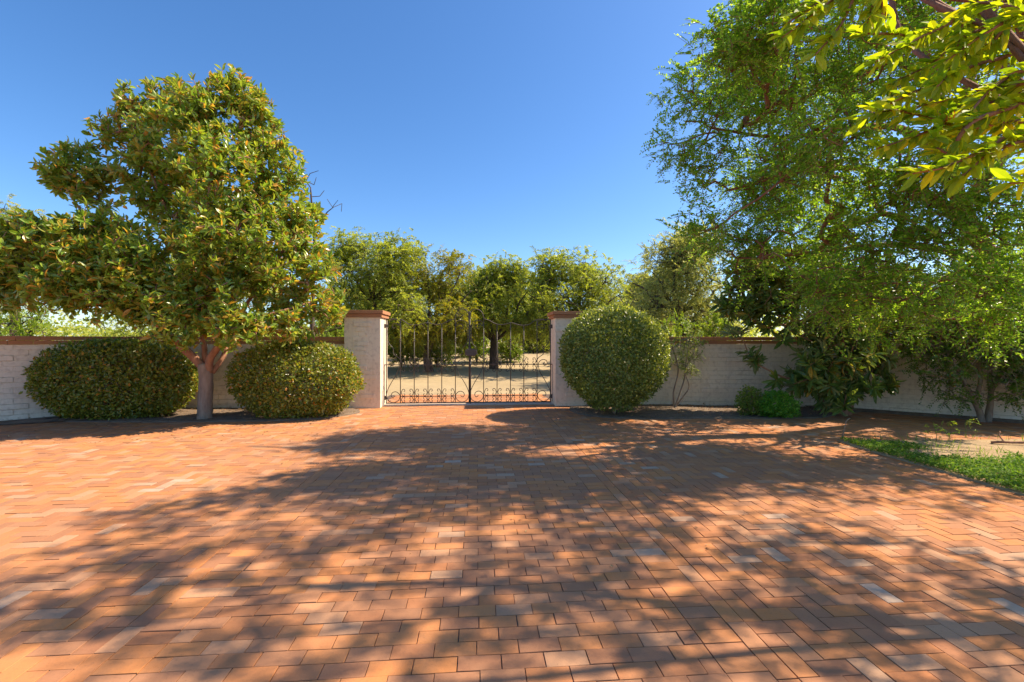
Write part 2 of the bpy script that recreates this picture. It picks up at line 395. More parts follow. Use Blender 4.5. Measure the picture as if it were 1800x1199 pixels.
def sheet(name, poly, z, m, res=None, amp=0., kind='structure', skirt=.06):
    """flat or lumpy patch bounded by a polygon (fan of grid cells)"""
    poly = np.asarray(poly, float); c = poly.mean(0); K = 14
    rings = [c + (poly - c) * (k / K) for k in range(1, K + 1)]; V = [np.r_[c, z]]; n = len(poly); Fs = []
    for k, rg in enumerate(rings):
        for p_ in rg:
            edge = min(1, (K - 1 - k) / 1.5)
            V.append(np.r_[p_, z + amp * (noise(np.r_[p_, .3], 2.2) - .35) * edge])
    for p_ in poly: V.append(np.r_[p_, z - skirt])
    Fs += [(0, 1 + j, 1 + (j + 1) % n) for j in range(n)]
    for k in range(K):
        a, b = 1 + k * n, 1 + (k + 1) * n
        Fs += [(a + j, b + j, b + (j + 1) % n, a + (j + 1) % n) for j in range(n)]
    mb = MB(); mb.add(V, Fs); o = mb.build(name, m, smooth=True); tag(o, kind=kind); return o
tag(mesh('joint_sand', np.array([(-16, -2.6, -.007), (11.4, -2.6, -.007), (11.4, 9.6, -.007), (-16, 9.6, -.007)] + [(-3.2, 9.6, -.007), (1.3, 9.6, -.007), (1.1, 12.9, -.007), (-3.4, 12.7, -.007)] + [(-8.2, 9.6, -.008), (7.8, 9.6, -.008), (6.5, 10.6, -.008), (-6.5, 10.3, -.008)]),
         np.arange(12), np.array([4, 4, 4]), M['sand']), kind='structure')

# beds along the foot of the walls
def dens(p, k=5): return catmull(p, k)
wl = WL[WL[:, 0] < -3.76]; wr = WR[WR[:, 0] > 1.9]
bl = np.concatenate([wl[:28] + [0, .08], dens([(-10.4, 7.45), (-9.15, 8.6), (-8.2, 8.42), (-6.9, 8.38), (-5.6, 8.42), (-4.4, 8.52), (-3.7, 8.72), (-3.2, 9.4), (-3.35, 9.95)], 4)])
br = np.concatenate([(wr[:22] + [0, .08]), dens([(7.45, 9.62), (6.75, 9.32), (6.0, 8.86), (5.3, 8.78), (3.8, 8.76), (2.35, 8.78), (1.55, 9.05), (1.25, 9.7), (1.32, 10.3)], 4)])
sheet('planting_bed', bl, .012, M['soil'], amp=.05)
sheet('planting_bed', br, .012, M['soil'], amp=.05)
o = wr[20:]; nrm = unit(np.stack([-np.gradient(o[:, 1]), np.gradient(o[:, 0])], 1)); nrm[nrm[:, 1] > 0] *= -1
w_ = np.linspace(.30, .16, len(o))[:, None]
mb = MB(); k = len(o); mb.add(np.r_[np.c_[o - nrm * .05, np.full(k, .045)], np.c_[o + nrm * w_, np.full(k, .03)], np.c_[o + nrm * (w_ + .01), np.full(k, -.03)]],
       [(i, i + 1, k + i + 1, k + i) for i in range(k - 1)] + [(k + i, k + i + 1, 2 * k + i + 1, 2 * k + i) for i in range(k - 1)])
tag(mb.build('planting_bed', M['soil'], smooth=True), kind='structure')
# bare earth patch in the paving, right
gp = dens([(4.88, 6.84), (4.86, 6.2), (4.9, 5.4), (4.95, 4.4), (5.0, 3.2), (7, 2.6), (9.5, 3.2), (10.6, 5.4), (9.3, 6.95), (7.6, 6.9), (6.2, 6.86)], 6)
sheet('earth_patch', gp, .010, M['patch'], amp=.05)
# gate sill
def boxmesh(name, pts4, z0, z1, m, bev=.01):
    p = np.asarray(pts4, float); c = p.mean(0); V = [np.r_[q_, z0] for q_ in p] + [np.r_[q_, z1 - bev] for q_ in p] + [np.r_[c + (q_ - c) * (1 - bev / np.linalg.norm(q_ - c)), z1] for q_ in p]
    n = len(p); Fs = [tuple(range(2 * n, 3 * n))] + [(i, (i + 1) % n, n + (i + 1) % n, n + i) for i in range(n)] + [(n + i, n + (i + 1) % n, 2 * n + (i + 1) % n, 2 * n + i) for i in range(n)]
    mb = MB(); mb.add(V, Fs); return mb.build(name, m)
gd0, gd1, gs = -2.10, 1.82, 10.47       # opening in drive coordinates (across) and pillar front (along)
LI = np.array([-2.94, 10.17]); RI = np.array([1.0, 10.47])
LI_d, LI_s = LI @ VV, LI @ UU; RI_d, RI_s = RI @ VV, RI @ UU
FS = (LI_s + RI_s) / 2
sill = boxmesh('gate_sill', [W(LI_d, FS + .30), W(RI_d, FS + .30), W(RI_d, FS + .56), W(LI_d, FS + .56)], -.02, .022, M['concrete'])
tag(sill, kind='structure')

# ------------------------------------------------------------------ walls and pillars
def wall(name, path, label):
    seg = np.r_[0, np.cumsum(np.linalg.norm(np.diff(path, axis=0), axis=1))]; Ltot = seg[-1]
    def at(s): return np.stack([np.interp(s, seg, path[:, 0]), np.interp(s, seg, path[:, 1])], -1)
    def nr(s):
        t = unit(at(s + .05) - at(s - .05)); nn = np.stack([t[..., 1], -t[..., 0]], -1)
        return nn * np.where(np.sum(nn * (np.array([-.5, 3.]) - at(s)), -1, keepdims=True) > 0, 1, -1)
    root = empty(name, (*path[0], 0), label, 'wall', 'white garden walls beside the gate')
    pos, fr, hx, hy = [], [], [], []
    rows, rh = 14, 1.43 / 14
    for r in range(rows):
        s = -.2 * (r % 2); zc = (r + .5) * rh
        while s < Ltot:
            L = .4; a, b = max(s, 0), min(s + L, Ltot)
            if b - a > .04:
                c = (a + b) / 2; p_ = at(c); n_ = nr(np.array(c)); u = rng.random()
                o_ = rng.uniform(-.003, .003) if u < .74 else rng.uniform(.007, .022)
                z = np.r_[n_, 0]; x = np.r_[-n_[1], n_[0], 0]
                pos.append(np.r_[p_ + n_ * o_, zc]); fr.append([x, [0, 0, 1.], z]); hx.append((b - a) / 2); hy.append(rh / 2 - (0 if o_ < .004 else .002))
            s += L
    reparent(bricks('wall_body', np.array(pos), np.array(fr), np.array(hx), np.array(hy), .2, .005, M['paint'], None, back=True), root)
    pos, fr, hx, d = [], [], [], []
    for r, (zc, ov) in enumerate(((1.472, .025), (1.555, .05))):
        s = -.1 * r
        while s < Ltot:
            a, b = max(s, 0), min(s + .33, Ltot)
            if b - a > .03:
                c = (a + b) / 2; n_ = nr(np.array(c)); z = np.r_[n_, 0]; x = np.r_[-n_[1], n_[0], 0]
                pos.append(np.r_[at(c) + n_ * (ov + rng.normal() * .003), zc]); fr.append([x, [0, 0, 1.], z]); hx.append((b - a) / 2 - .002); d.append(.2 + 2 * ov)
            s += .33
    cp = reparent(bricks('coping', np.array(pos), np.array(fr), np.array(hx), .0395, np.array(d), .003, M['cap'], None, back=True), root)
    return root
wall('garden_wall', WL, 'white slump block wall with brick coping behind the flowering tree left of the gate')
wall('garden_wall', WR, 'white slump block wall with brick coping curving behind the loquat right of the gate')

def pillar(d0, d1, label):
    """d0..d1 across, FS..FS+.78 along"""
    dep = .78; dc = (d0 + d1) / 2; sc = FS + dep / 2; hw = (d1 - d0) / 2
    ctr = W(dc, sc); root = empty('gate_pillar', (*ctr, 0), label, 'pillar', 'brick capped pillars of the gate')
    pos, fr, hx, hy = [], [], [], []
    rh = 2.03 / 19
    for nx, ns, half, reach in ((0, -1, hw, dep / 2), (0, 1, hw, dep / 2), (1, 0, dep / 2 - .061, hw - .001), (-1, 0, dep / 2 - .061, hw - .001)):
        nv = nx * VV + ns * UU; xv = np.array([-nv[1], nv[0]])
        pos.append(np.r_[ctr + nv * reach, 1.015]); fr.append([np.r_[xv, 0], [0, 0, 1.], np.r_[nv, 0]]); hx.append(half); hy.append(1.015)
        if nx == 0:
            for r in range(1, 18):
                for q_ in range(2):
                    if rng.random() < .4:
                        a = rng.uniform(-.16, .1); w_ = rng.choice([.1, .2, .16]) / 1
                        pos.append(np.r_[ctr + nv * (reach + rng.uniform(.006, .014)) + xv * (a + (q_ - .5) * .12), (r + .5) * rh]); fr.append([np.r_[xv, 0], [0, 0, 1.], np.r_[nv, 0]]); hx.append(w_); hy.append(rh / 2 - .004)
    reparent(bricks('column', np.array(pos), np.array(fr), np.array(hx), np.array(hy), .06, .006, M['paint'], None), root)
    pos, fr, hx, hy = [], [], [], []
    for r, (zc, ov) in enumerate(((2.068, .035), (2.148, .065))):
        W_, D_ = hw + ov, dep / 2 + ov
        nb = 4
        for i in range(nb):
            for j in range(4):
                cx = -W_ + (i + .5) * 2 * W_ / nb; cy = -D_ + (j + .5) * 2 * D_ / 4
                c2 = ctr + VV * cx + UU * cy
                pos.append(np.r_[c2, zc + .0375 + rng.normal() * .001]); fr.append([np.r_[VV, 0], np.r_[UU, 0], [0, 0, 1.]]); hx.append(W_ / nb - .0006); hy.append(D_ / 4 - .0006)
    reparent(bricks('cap', np.array(pos), np.array(fr), np.array(hx), np.array(hy), .075, .002, M['cap'], None, back=True), root)
    return root
pillar(LI_d - .79, LI_d, 'white block pillar with brick cap on the left side of the gate')
pillar(RI_d, RI_d + .80, 'white block pillar with brick cap half hidden by the egg shaped shrub')

# ------------------------------------------------------------------ iron gate
LW = (RI_d - LI_d) / 2 - .035
K_ = (LW - .02) / 900.
def gxy(x, y): return np.array([(x - 140) * K_ + .015, 0, .05 + (1070 - y) * .00213])
def gline(mb, pts, r, smooth=True, sides=6, taper=False):
    g = np.array([gxy(*p_) for p_ in pts]); c = catmull(g, 5) if smooth else g
    tube(mb, c, r, sides)
def spiral(cx, cy, r0, r1, a0, turns, k=16):
    t = np.linspace(0, 1, k); a = a0 + turns * 2 * math.pi * t; r = r0 + (r1 - r0) * t
    return [(cx + math.cos(q_) * w_, cy + math.sin(q_) * w_) for q_, w_ in zip(a, r)]
gate0 = W(LI_d + .03, FS + .43)
leafA = empty('iron_gate', (*gate0, 0), 'black wrought iron gate leaf hinged on the left pillar, carrying the latch', 'gate', 'two leaves of the wrought iron gate')
leafA.rotation_euler = (0, 0, TH)
fb = MB()
for x in (140, 1040): gline(fb, [(x, 1075), (x, 150 if x == 140 else 62)], .013, False, 6)
gline(fb, [(140, 1070), (1040, 1070)], .014, False); gline(fb, [(120, 650), (1040, 650)], .011, False); gline(fb, [(295, 998), (888, 998)], .009, False)
gline(fb, [(120, 650), (120, 1070)], .008, False)
gline(fb, [(140, 148), (220, 148), (290, 149), (330, 170), (380, 203), (440, 213), (500, 208), (560, 190), (590, 186), (640, 200), (700, 208), (760, 195), (830, 160), (890, 142)], .011)
gline(fb, [(890, 240), (888, 130), (904, 78), (938, 44), (978, 34), (1012, 50), (1032, 90), (1036, 140)], .010)
fb.build('gate_frame', M['iron'], leafA, True)
for i, (x, top) in enumerate(((292, 150), (441, 212), (590, 188), (740, 200), (889, 200))):
    pb = MB(); gline(pb, [(x, 1068), (x, top)], .0105, False, 6)
    for ky in (372, 392):
        c = gxy(x, ky); tube(pb, [c + (0, 0, -.02), c + (0, 0, -.008), c + (0, 0, .008), c + (0, 0, .02)], [.009, .019, .019, .009], 8)
    pb.build('picket', M['iron'], leafA, True)
S1 = [(205, 626), (222, 640), (208, 662), (178, 644), (190, 606), (240, 600), (278, 648), (258, 738), (204, 828), (157, 918), (143, 985), (165, 1043), (220, 1064), (270, 1040), (288, 990), (264, 956), (236, 945), (206, 956), (192, 985), (209, 1008), (234, 994)]
S2 = [(240, 232), (226, 250), (206, 236), (214, 206), (250, 198), (276, 218), (284, 186), (262, 160), (215, 154), (172, 178), (155, 240), (154, 330), (166, 412), (213, 470), (218, 530), (266, 568), (286, 590), (300, 625)]
for pts in (S1, S2, [(1180 - x, y) for x, y in S1], [(1180 - x, y * .92 + 20 if y < 300 else y) for x, y in S2]):
    b = MB(); gline(b, pts, .009); b.build('scroll', M['iron'], leafA, True)
def cscroll(x, y0, y1, side):
    """C scroll standing against a picket, both ends curled outwards"""
    r = 17; cx = x + side * (r + 18); up = []; lo = []
    for (cy, arr, sg) in ((y0 + r, up, -1), (y1 - r, lo, 1)):
        for t in np.linspace(0, 1, 9):
            a = math.pi * (1 - 1.45 * t); rad = r * (1 - .35 * t)
            arr.append((cx + side * math.cos(a) * rad, cy + sg * math.sin(a) * rad))
    ym = (y0 + y1) / 2
    return up[::-1] + [(x + side * 9, ym)] + lo
for i, x in enumerate((292, 441, 590, 740, 889)):
    for bands in (((915, 995), (1000, 1066)), ((575, 645), (655, 730))):
        b = MB()
        for y0, y1 in bands:
            for sd in (-1, 1):
                if (i == 0 and sd < 0) or (i == 4 and sd > 0): continue
                gline(b, cscroll(x, y0, y1, sd), .008)
        b.build('scroll', M['iron'], leafA, True)
def ibox(name, x0, x1, y0, y1, t, parent, bev=.012):
    a, b = gxy(x0, y1), gxy(x1, y0); mb = MB(); c = (a + b) / 2; h = (b - a) / 2; V = []
    for yy, s in ((-t, .0), (-t + bev, 1), (t - bev, 1), (t, .0)):
        ins = bev * (1 - s)
        for sx, sz in ((-1, -.6), (-.6, -1), (.6, -1), (1, -.6), (1, .6), (.6, 1), (-.6, 1), (-1, .6)):
            V.append(c + np.array([sx * (h[0] - ins), yy, sz * (h[2] - ins)]))
    Fs = [tuple(range(8))[::-1], tuple(range(24, 32))[::1]] + [(8 * k + i, 8 * k + (i + 1) % 8, 8 * k + 8 + (i + 1) % 8, 8 * k + 8 + i) for k in range(3) for i in range(8)]
    mb.add(V, Fs); return mb.build(name, M['iron'], parent)
for y in (225, 1010): ibox('hinge', 112, 150, y - 22, y + 22, .02, leafA, .004)
def copy_tree(o, parent=None):
    c = o.copy(); C.objects.link(c)
    if parent is not None: c.parent = parent
    for ch in [q_ for q_ in bpy.data.objects if q_.parent == o]: copy_tree(ch, c)
    return c
leafB = copy_tree(leafA)
leafB['label'] = 'black wrought iron gate leaf hinged on the right pillar beside the egg shaped shrub'
g1 = W(RI_d - .03, FS + .43); leafB.location = (*g1, 0); leafB.rotation_euler = (0, 0, TH + math.pi)
ibox('latch_box', 996, 1124, 476, 556, .035, leafA)
b = MB(); gline(b, [(1056, 552), (1056, 1082)], .013, False, 8); b.build('drop_bolt', M['iron'], leafA, True)

# ================================================================== PLANTS
# ---- magnolia
Y0 = 8.75
ML = [plobe(*a) for a in [(370, 192, 68, 8.8), (258, 188, 44, 8.8), (312, 185, 50, 9.1), (440, 235, 60, 8.9), (320, 255, 86, 8.6), (215, 235, 52, 8.8), (140, 300, 56, 8.7), (95, 300, 36, 8.5), (482, 292, 56, 8.9),
      (400, 320, 95, 8.4), (270, 312, 64, 8.8), (175, 330, 48, 8.8), (520, 372, 58, 8.9), (470, 430, 90, 8.4), (552, 462, 46, 8.9), (548, 535, 56, 9.0), (455, 520, 80, 8.2), (375, 440, 88, 8.1),
      (290, 470, 88, 8.0), (190, 435, 78, 7.9), (95, 425, 62, 7.8), (25, 440, 62, 7.8), (20, 505, 46, 7.7), (120, 500, 60, 7.6), (215, 525, 60, 7.7), (310, 560, 56, 7.7), (420, 570, 52, 7.9), (500, 568, 40, 8.5),
      (420, 160, 40, 8.9), (-50, 470, 70, 8.0), (380, 400, 90, 9.8), (300, 330, 80, 9.6), (450, 480, 80, 9.8), (200, 470, 70, 9.2)]]
ML += [plobe(30, 410, 50, 7.8), plobe(150, 410, 50, 7.8), plobe(390, 215, 60, 8.8), plobe(440, 180, 36, 8.8)]
tips = np.concatenate([in_lobes(ML, 4200, .3, 1.5, .33), in_lobes([plobe(378, 205, 52, 8.5), plobe(330, 200, 40, 8.5)], 120, .1), in_lobes([plobe(*a) for a in ((60, 440, 70, 7.8), (150, 455, 70, 7.7), (20, 495, 55, 7.7), (110, 500, 60, 7.6), (200, 520, 55, 7.6), (230, 470, 70, 7.9), (290, 520, 66, 7.8), (200, 400, 50, 7.9), (-40, 480, 60, 7.8))], 760, .2)])
m_ = lambda *a: P(*a)
base = P(360, 737, Y0); base[2] = 0
trunk = ([base + (0, 0, -.05), base + (0, 0, .08), P(361, 700, Y0), P(362, 660, Y0), P(358, 640, Y0)], .27, .19)
trunk0 = trunk
limbs = [(P(362, 662, Y0), .0, 0)]
limbs = [([P(362, 652, 8.75), P(340, 628, 8.7), P(308, 600, 8.5), P(280, 572, 8.3), P(262, 552, 8.1), P(228, 545, 7.9), P(170, 520, 7.8), P(90, 480, 7.8), P(20, 460, 7.8)], .082, .03),
         ([P(366, 655, 8.75), P(370, 630, 8.7), P(385, 605, 8.6), P(380, 585, 8.4), P(365, 550, 8.3), P(360, 470, 8.3), P(365, 380, 8.5), P(372, 280, 8.7), P(372, 180, 8.8)], .075, .025),
         ([P(372, 655, 8.8), P(392, 628, 8.95), P(402, 595, 9.05), P(430, 540, 9.0), P(480, 470, 8.9), P(520, 400, 8.9)], .055, .02),
         ([P(362, 640, 8.8), P(352, 560, 9.0), P(320, 450, 9.0), P(280, 340, 8.9), P(240, 240, 8.8)], .055, .02),
         ([P(378, 595, 8.6), P(400, 570, 8.3), P(440, 560, 8.2), P(500, 545, 8.4), P(550, 530, 8.8)], .034, .014),
         ([P(262, 555, 8.15), P(270, 500, 8.0), P(220, 450, 8.0), P(150, 380, 8.4), P(110, 320, 8.6)], .04, .015),
         ([P(368, 480, 8.3), P(420, 400, 8.5), P(460, 320, 8.8), P(440, 240, 8.9)], .034, .014)]
def mag_leaf(tp, td):
    return rosettes(tp, td, 11, (.10, .165), (.36, .48), (.35, 1.35), .45, .25)
mt = make_tree('magnolia_tree', 'tall magnolia with large glossy leaves, rust beneath, between two clipped shrubs', 'tree', base, limbs, tips, mag_leaf, M['bark_warm'], M['magnolia'], LEAFB, cap=.035, rt=.005, p=.4)
tb = MB(); c = catmull(trunk0[0], 6); tube(tb, c, np.interp(np.linspace(0, 1, len(c)), [0, .1, .25, .8, 1], [.22, .15, .125, .12, .11]), 14, wob=.035)
o = reparent(tb.build('trunk', M['bark_grey'], None, True), mt); o['label'] = 'grey lower trunk'
# ---- clipped shrubs
def clipped(name, label, c, rad, n, lf, mat, bm, low=1.0, pw=2.4, depth=.3, group=None, ratio=.55, amp=.06):
    """rounded shrub: leaves in a thick skin over a superellipsoid, twigs inside"""
    root = empty(name, (c[0], c[1], 0), label, 'shrub', group)
    u = rdir(n); u[:, 2] = np.where(u[:, 2] < -.93, -u[:, 2], u[:, 2])
    k = (np.abs(u) ** pw).sum(1) ** (-1 / pw); sf = u * k[:, None]
    bump = 1 + amp * (noise(sf * 3 + c[0], 1.3) - .5) * 2 + .035 * (noise(sf * 9 + c[1], 1.5) - .5) * 2 + np.abs(rng.normal(size=n)) * .012
    t = 1 - depth * rng.random(n) ** 1.5
    zs = sf[:, 2]; fl = 1 - low * np.clip(-zs, 0, 1) ** 1.5
    bump = bump + (rng.random(n) < .03) * rng.random(n) * .08
    p_ = np.stack([sf[:, 0] * fl, sf[:, 1] * fl, zs], 1) * rad * (bump * t)[:, None] + c
    p_ = p_[p_[:, 2] > .03]; n = len(p_)
    nn = unit((p_ - c) / rad ** 2); d = unit(rdir(n) + nn * .5 + np.array([0, 0, .15])); nz = unit(nn + rng.normal(size=(n, 3)) * .55 + np.array([0, 0, .3]))
    L = rng.uniform(*lf, n)
    reparent(rep('foliage', LEAF2[0], LEAF2[1], frames_from(d, nz), p_, mat, None, rng.random(n), np.stack([L * ratio * 1.15, L, L], 1)), root)
    tips = np.stack([c + rdir(1)[0] * rad * rng.uniform(.55, .95) for _ in range(170)]); tips = tips[tips[:, 2] > .1]
    b = np.array([c[0], c[1], 0.]); lim = [([b + (q_, .0, -.02), b + (q_ * 1.5, .05, .25), b + (q_ * 2.2, .0, .5)], .03, .015) for q_ in (0.02,)]
    mb, seg, _, _ = grow(lim, tips, .3, .004, cap=.02)
    reparent(wood('stems', mb, seg, bm, None), root); return root
gcl = 'clipped rounded shrubs in the beds'
clipped('clipped_shrub', 'wide dark green clipped shrub left of the magnolia trunk', np.array([-7.75, 8.95, .70]), np.array([1.48, .72, .80]), 21000, (.05, .085), M['clip'], M['twig'], .25, 2.5, group=gcl)
clipped('clipped_shrub', 'low green clipped shrub between the magnolia trunk and the left gate pillar', np.array([-4.28, 9.05, .70]), np.array([1.22, .72, .79]), 20000, (.045, .075), M['clip'], M['twig'], .25, 2.4, group=gcl)
clipped('clipped_shrub', 'tall egg shaped green shrub in front of the right gate pillar', np.array([2.08, 9.35, 1.12]), np.array([1.07, .95, 1.06]), 30000, (.045, .07), M['round'], M['twig'], .28, 2.25, group=gcl, amp=.04)

# ---- loquat
LQ = [plobe(*a) for a in [(1310, 520, 45, 9.6), (1370, 510, 62, 9.5), (1300, 560, 40, 9.6), (1420, 560, 66, 9.3), (1480, 540, 66, 9.4), (1540, 560, 56, 9.5), (1400, 470, 55, 9.7), (1470, 610, 66, 9.0), (1420, 640, 48, 9.0),
      (1390, 670, 32, 9.1), (1325, 632, 22, 9.3), (1540, 620, 42, 9.2), (1500, 660, 46, 8.9), (1450, 670, 34, 8.95), (1482, 702, 30, 8.8), (1450, 690, 26, 8.9), (1552, 682, 22, 8.9), (1335, 460, 48, 9.9), (1560, 500, 50, 9.6), (1290, 480, 30, 9.8), (1610, 540, 40, 9.6)]]
tips = in_lobes(LQ, 560, .3)
base = P(1484, 728, 9.25); base[2] = 0
limbs = [([base + (-.05, 0, -.03), P(1478, 700, 9.25), P(1470, 660, 9.25), P(1440, 610, 9.3), P(1390, 550, 9.5), P(1340, 500, 9.7)], .105, .03),
         ([base + (.07, .03, -.03), P(1496, 700, 9.3), P(1500, 660, 9.35), P(1500, 600, 9.4), P(1520, 540, 9.5), P(1560, 490, 9.6)], .085, .026),
         ([P(1476, 690, 9.2), P(1482, 640, 9.1), P(1474, 580, 9.2), P(1440, 500, 9.5)], .05, .02), ([P(1470, 660, 9.25), P(1430, 655, 9.1), P(1385, 665, 9.1), P(1330, 640, 9.3)], .035, .012)]
make_tree('loquat_tree', 'loquat tree with large dark drooping leaf whorls against the curving white wall', 'tree', base, limbs, tips,
          lambda tp, td: rosettes(tp, td, 12, (.17, .29), (.26, .34), (.6, 1.7), .35, .16), M['bark_warm'], M['loquat'], LEAFB, cap=.035, rt=.006)
# ---- glossy small tree at far right
GL = [plobe(*a) for a in [(1650, 600, 46, 8.6), (1700, 560, 60, 8.4), (1640, 650, 36, 8.4), (1690, 640, 50, 8.2), (1740, 610, 60, 8.2), (1780, 560, 60, 8.2), (1790, 650, 50, 7.9), (1820, 600, 70, 8.0), (1680, 690, 30, 8.2), (1620, 610, 22, 8.6),
      (1860, 660, 60, 7.8), (1780, 690, 26, 7.9), (1640, 560, 50, 8.8), (1740, 520, 60, 8.5), (1830, 520, 60, 8.3), (1710, 690, 22, 8.2)]]
tips = in_lobes(GL, 1500, .2, 2.2, .27)
base = P(1729, 741, 8.45); base[2] = 0
limbs = [([base + (-.04, 0, -.03), P(1722, 725, 8.45), P(1710, 700, 8.4), P(1692, 665, 8.4), P(1665, 620, 8.5), P(1640, 580, 8.6)], .06, .016),
         ([base + (.07, 0, -.03), P(1740, 715, 8.5), P(1742, 690, 8.5), P(1740, 650, 8.4), P(1752, 600, 8.3), P(1775, 550, 8.2)], .06, .016),
         ([P(1741, 690, 8.5), P(1765, 650, 8.2), P(1810, 620, 8.0), P(1850, 600, 8.0)], .04, .015), ([P(1715, 705, 8.4), P(1724, 660, 8.3), P(1710, 600, 8.4), P(1700, 550, 8.5)], .04, .015)]
make_tree('small_tree', 'small glossy leaved tree with forked trunk at the right end of the wall', 'tree', base, limbs, tips,
          lambda tp, td: sprays(tp, td, 20, .3, (.045, .075), .55, .25, .7), M['bark_grey'], M['glossy'], LEAF2, cap=.03)
# ---- the big small-leaved tree on the right
BG = [plobe(*a) for a in [(1290, 40, 70, 7.48), (1225, 165, 62, 7.82), (1180, 270, 40, 7.96), (1330, 140, 95, 8.38), (1270, 290, 70, 7.81), (1300, 400, 70, 8.32), (1400, 40, 110, 5.81), (1410, 190, 105, 7.04), (1390, 330, 100, 8.39),
      (1395, 440, 95, 7.56), (1320, 470, 55, 8.26), (1450, 515, 66, 6.05), (1540, 90, 110, 6.56), (1540, 250, 100, 6.06), (1530, 390, 105, 6.73), (1560, 500, 80, 6.79), (1660, 120, 120, 5.53), (1640, 300, 90, 5.99), (1660, 430, 90, 6.13),
      (1680, 520, 66, 7.57), (1775, 480, 80, 7.23), (1230, 385, 40, 6.18), (1240, 330, 30, 7.97), (1270, 90, 60, 6.12), (1770, 190, 60, 6.90), (1760, 340, 45, 5.79), (1660, 520, 60, 5.51), (1580, 540, 60, 7.47), (1740, 510, 60, 5.98), (1480, 500, 60, 6.34), (1490, 450, 70, 8.50), (1610, 560, 40, 7.47), (1760, 560, 40, 6.16),
      (1480, -170, 90, 8.43), (1640, -190, 100, 6.72), (1740, 270, 55, 7.04), (1790, 380, 60, 5.96), (1785, 470, 60, 7.63), (1640, 345, 30, 7.06), (1340, -80, 110, 8.45), (1480, -70, 100, 8.25), (1640, -60, 110, 6.18), (1780, -40, 90, 6.32), (1950, 100, 100, 5.97), (2100, 200, 100, 5.66), (1930, -60, 90, 6.28), (1330, 60, 70, 6.12), (1420, 260, 80, 5.89), (1480, 160, 80, 8.46), (1340, 330, 70, 8.54)]]
for l in BG: l[4] = min(l[4] * 1.05, .9)
tips = in_lobes(BG, 2800, .15, 1.6, .43)
gx = tips[:, 0] - .915 * tips[:, 2]; tips = tips[gx > -3.0 + .5 * noise(tips, 1.2)]
base = P(1822, 640, 9.30); base[2] = 0
limbs = [([base + (0, 0, -.05), P(1800, 560, 9.20), P(1768, 490, 9.00), P(1712, 410, 8.3), P(1688, 360, 7.90), P(1664, 270, 7.90), P(1640, 150, 7.92), P(1600, 0, 7.94), P(1560, -150, 7.94)], .19, .045),
         ([P(1682, 335, 7.90), P(1640, 265, 7.92), P(1580, 225, 7.98), P(1480, 226, 8.02), P(1370, 242, 8.06), P(1250, 225, 8.14)], .085, .02),
         ([P(1640, 160, 7.92), P(1560, 90, 7.98), P(1450, 50, 8.04), P(1350, 70, 8.10), P(1240, 110, 8.18)], .085, .02),
         ([P(1710, 410, 7.90), P(1640, 350, 7.94), P(1540, 300, 7.98), P(1420, 300, 8.04), P(1280, 335, 8.12)], .085, .02),
         ([P(1768, 490, 9.00), P(1690, 450, 7.90), P(1580, 430, 7.90), P(1460, 440, 7.94), P(1330, 455, 8.04)], .075, .02),
         ([P(1620, 60, 7.94), P(1560, -60, 7.94), P(1450, -150, 8.00), P(1350, -150, 8.10)], .07, .02),
         ([P(1690, 370, 7.90), P(1760, 280, 7.78), P(1860, 150, 7.70), P(1950, 0, 7.66)], .1, .03),
         ([P(1780, 520, 9.10), P(1820, 440, 7.78), P(1930, 350, 7.66), P(2040, 280, 7.62)], .1, .03),
         ([P(1740, 450, 7.92), P(1720, 480, 7.78), P(1650, 490, 7.72), P(1540, 500, 7.74)], .05, .015),
         ([P(1660, 250, 7.90), P(1720, 100, 7.84), P(1780, -80, 7.78), P(1820, -220, 7.78)], .08, .02)]
def big_leaf(tp, td):
    k = np.repeat(np.arange(len(tp)), 4); t2 = tp[k] + rng.normal(size=(len(k), 3)) * .13; d2 = unit(td[k] + np.array([-.25, 0, -.1]))
    return sprays(t2, d2, 14, .32, (.05, .08), .55, .3, .75)
make_tree('shade_tree', 'large spreading tree with fine dark green leaves and red brown limbs on the right', 'tree', base, limbs, tips, big_leaf, M['bark_red'], M['small'], LEAF2, cap=.045, rt=.004)
# ---- bottlebrush: stands beside the viewer, its crown shades the paving
base = np.array([6.4, 2.6, 0.])
root_c = in_lobes([[2.6, 3.7, 6.4, 1.2, .8, .6], [4.2, 3.9, 6.6, 1.5, 1.0, .8], [5.8, 3.7, 6.2, 1.5, 1.0, 1.0], [7.4, 3.6, 5.2, 1.4, 1.0, 1.2], [1.6, 3.3, 6.0, .9, .7, .5], [3.4, 4.8, 7.2, 1.2, .9, .7], [5.2, 4.9, 7.2, 1.4, 1.0, .8], [7.0, 4.6, 6.4, 1.4, 1.0, .9], [4.6, 3.2, 5.6, 1.2, .6, .6], [6.2, 3.0, 4.6, 1.0, .7, .8], [2.4, 5.6, 7.0, 1.0, .8, .6], [3.8, 5.7, 7.0, 1.2, .8, .6], [5.4, 5.8, 7.0, 1.2, .8, .6], [7.0, 5.8, 6.9, 1.2, .8, .6], [8.4, 5.2, 5.8, 1.1, .9, .8]], 520, .1, 2.2, .45)
fr_ok = (root_c[:, 2] > 1.5 + .78 * root_c[:, 1] + .25) | (root_c[:, 0] > 1.15 * root_c[:, 1] + .4)
tips = root_c[fr_ok]
gx = tips[:, 0] - .915 * tips[:, 2]; tips = tips[gx > -3.4 + .5 * noise(tips, 1.2)]
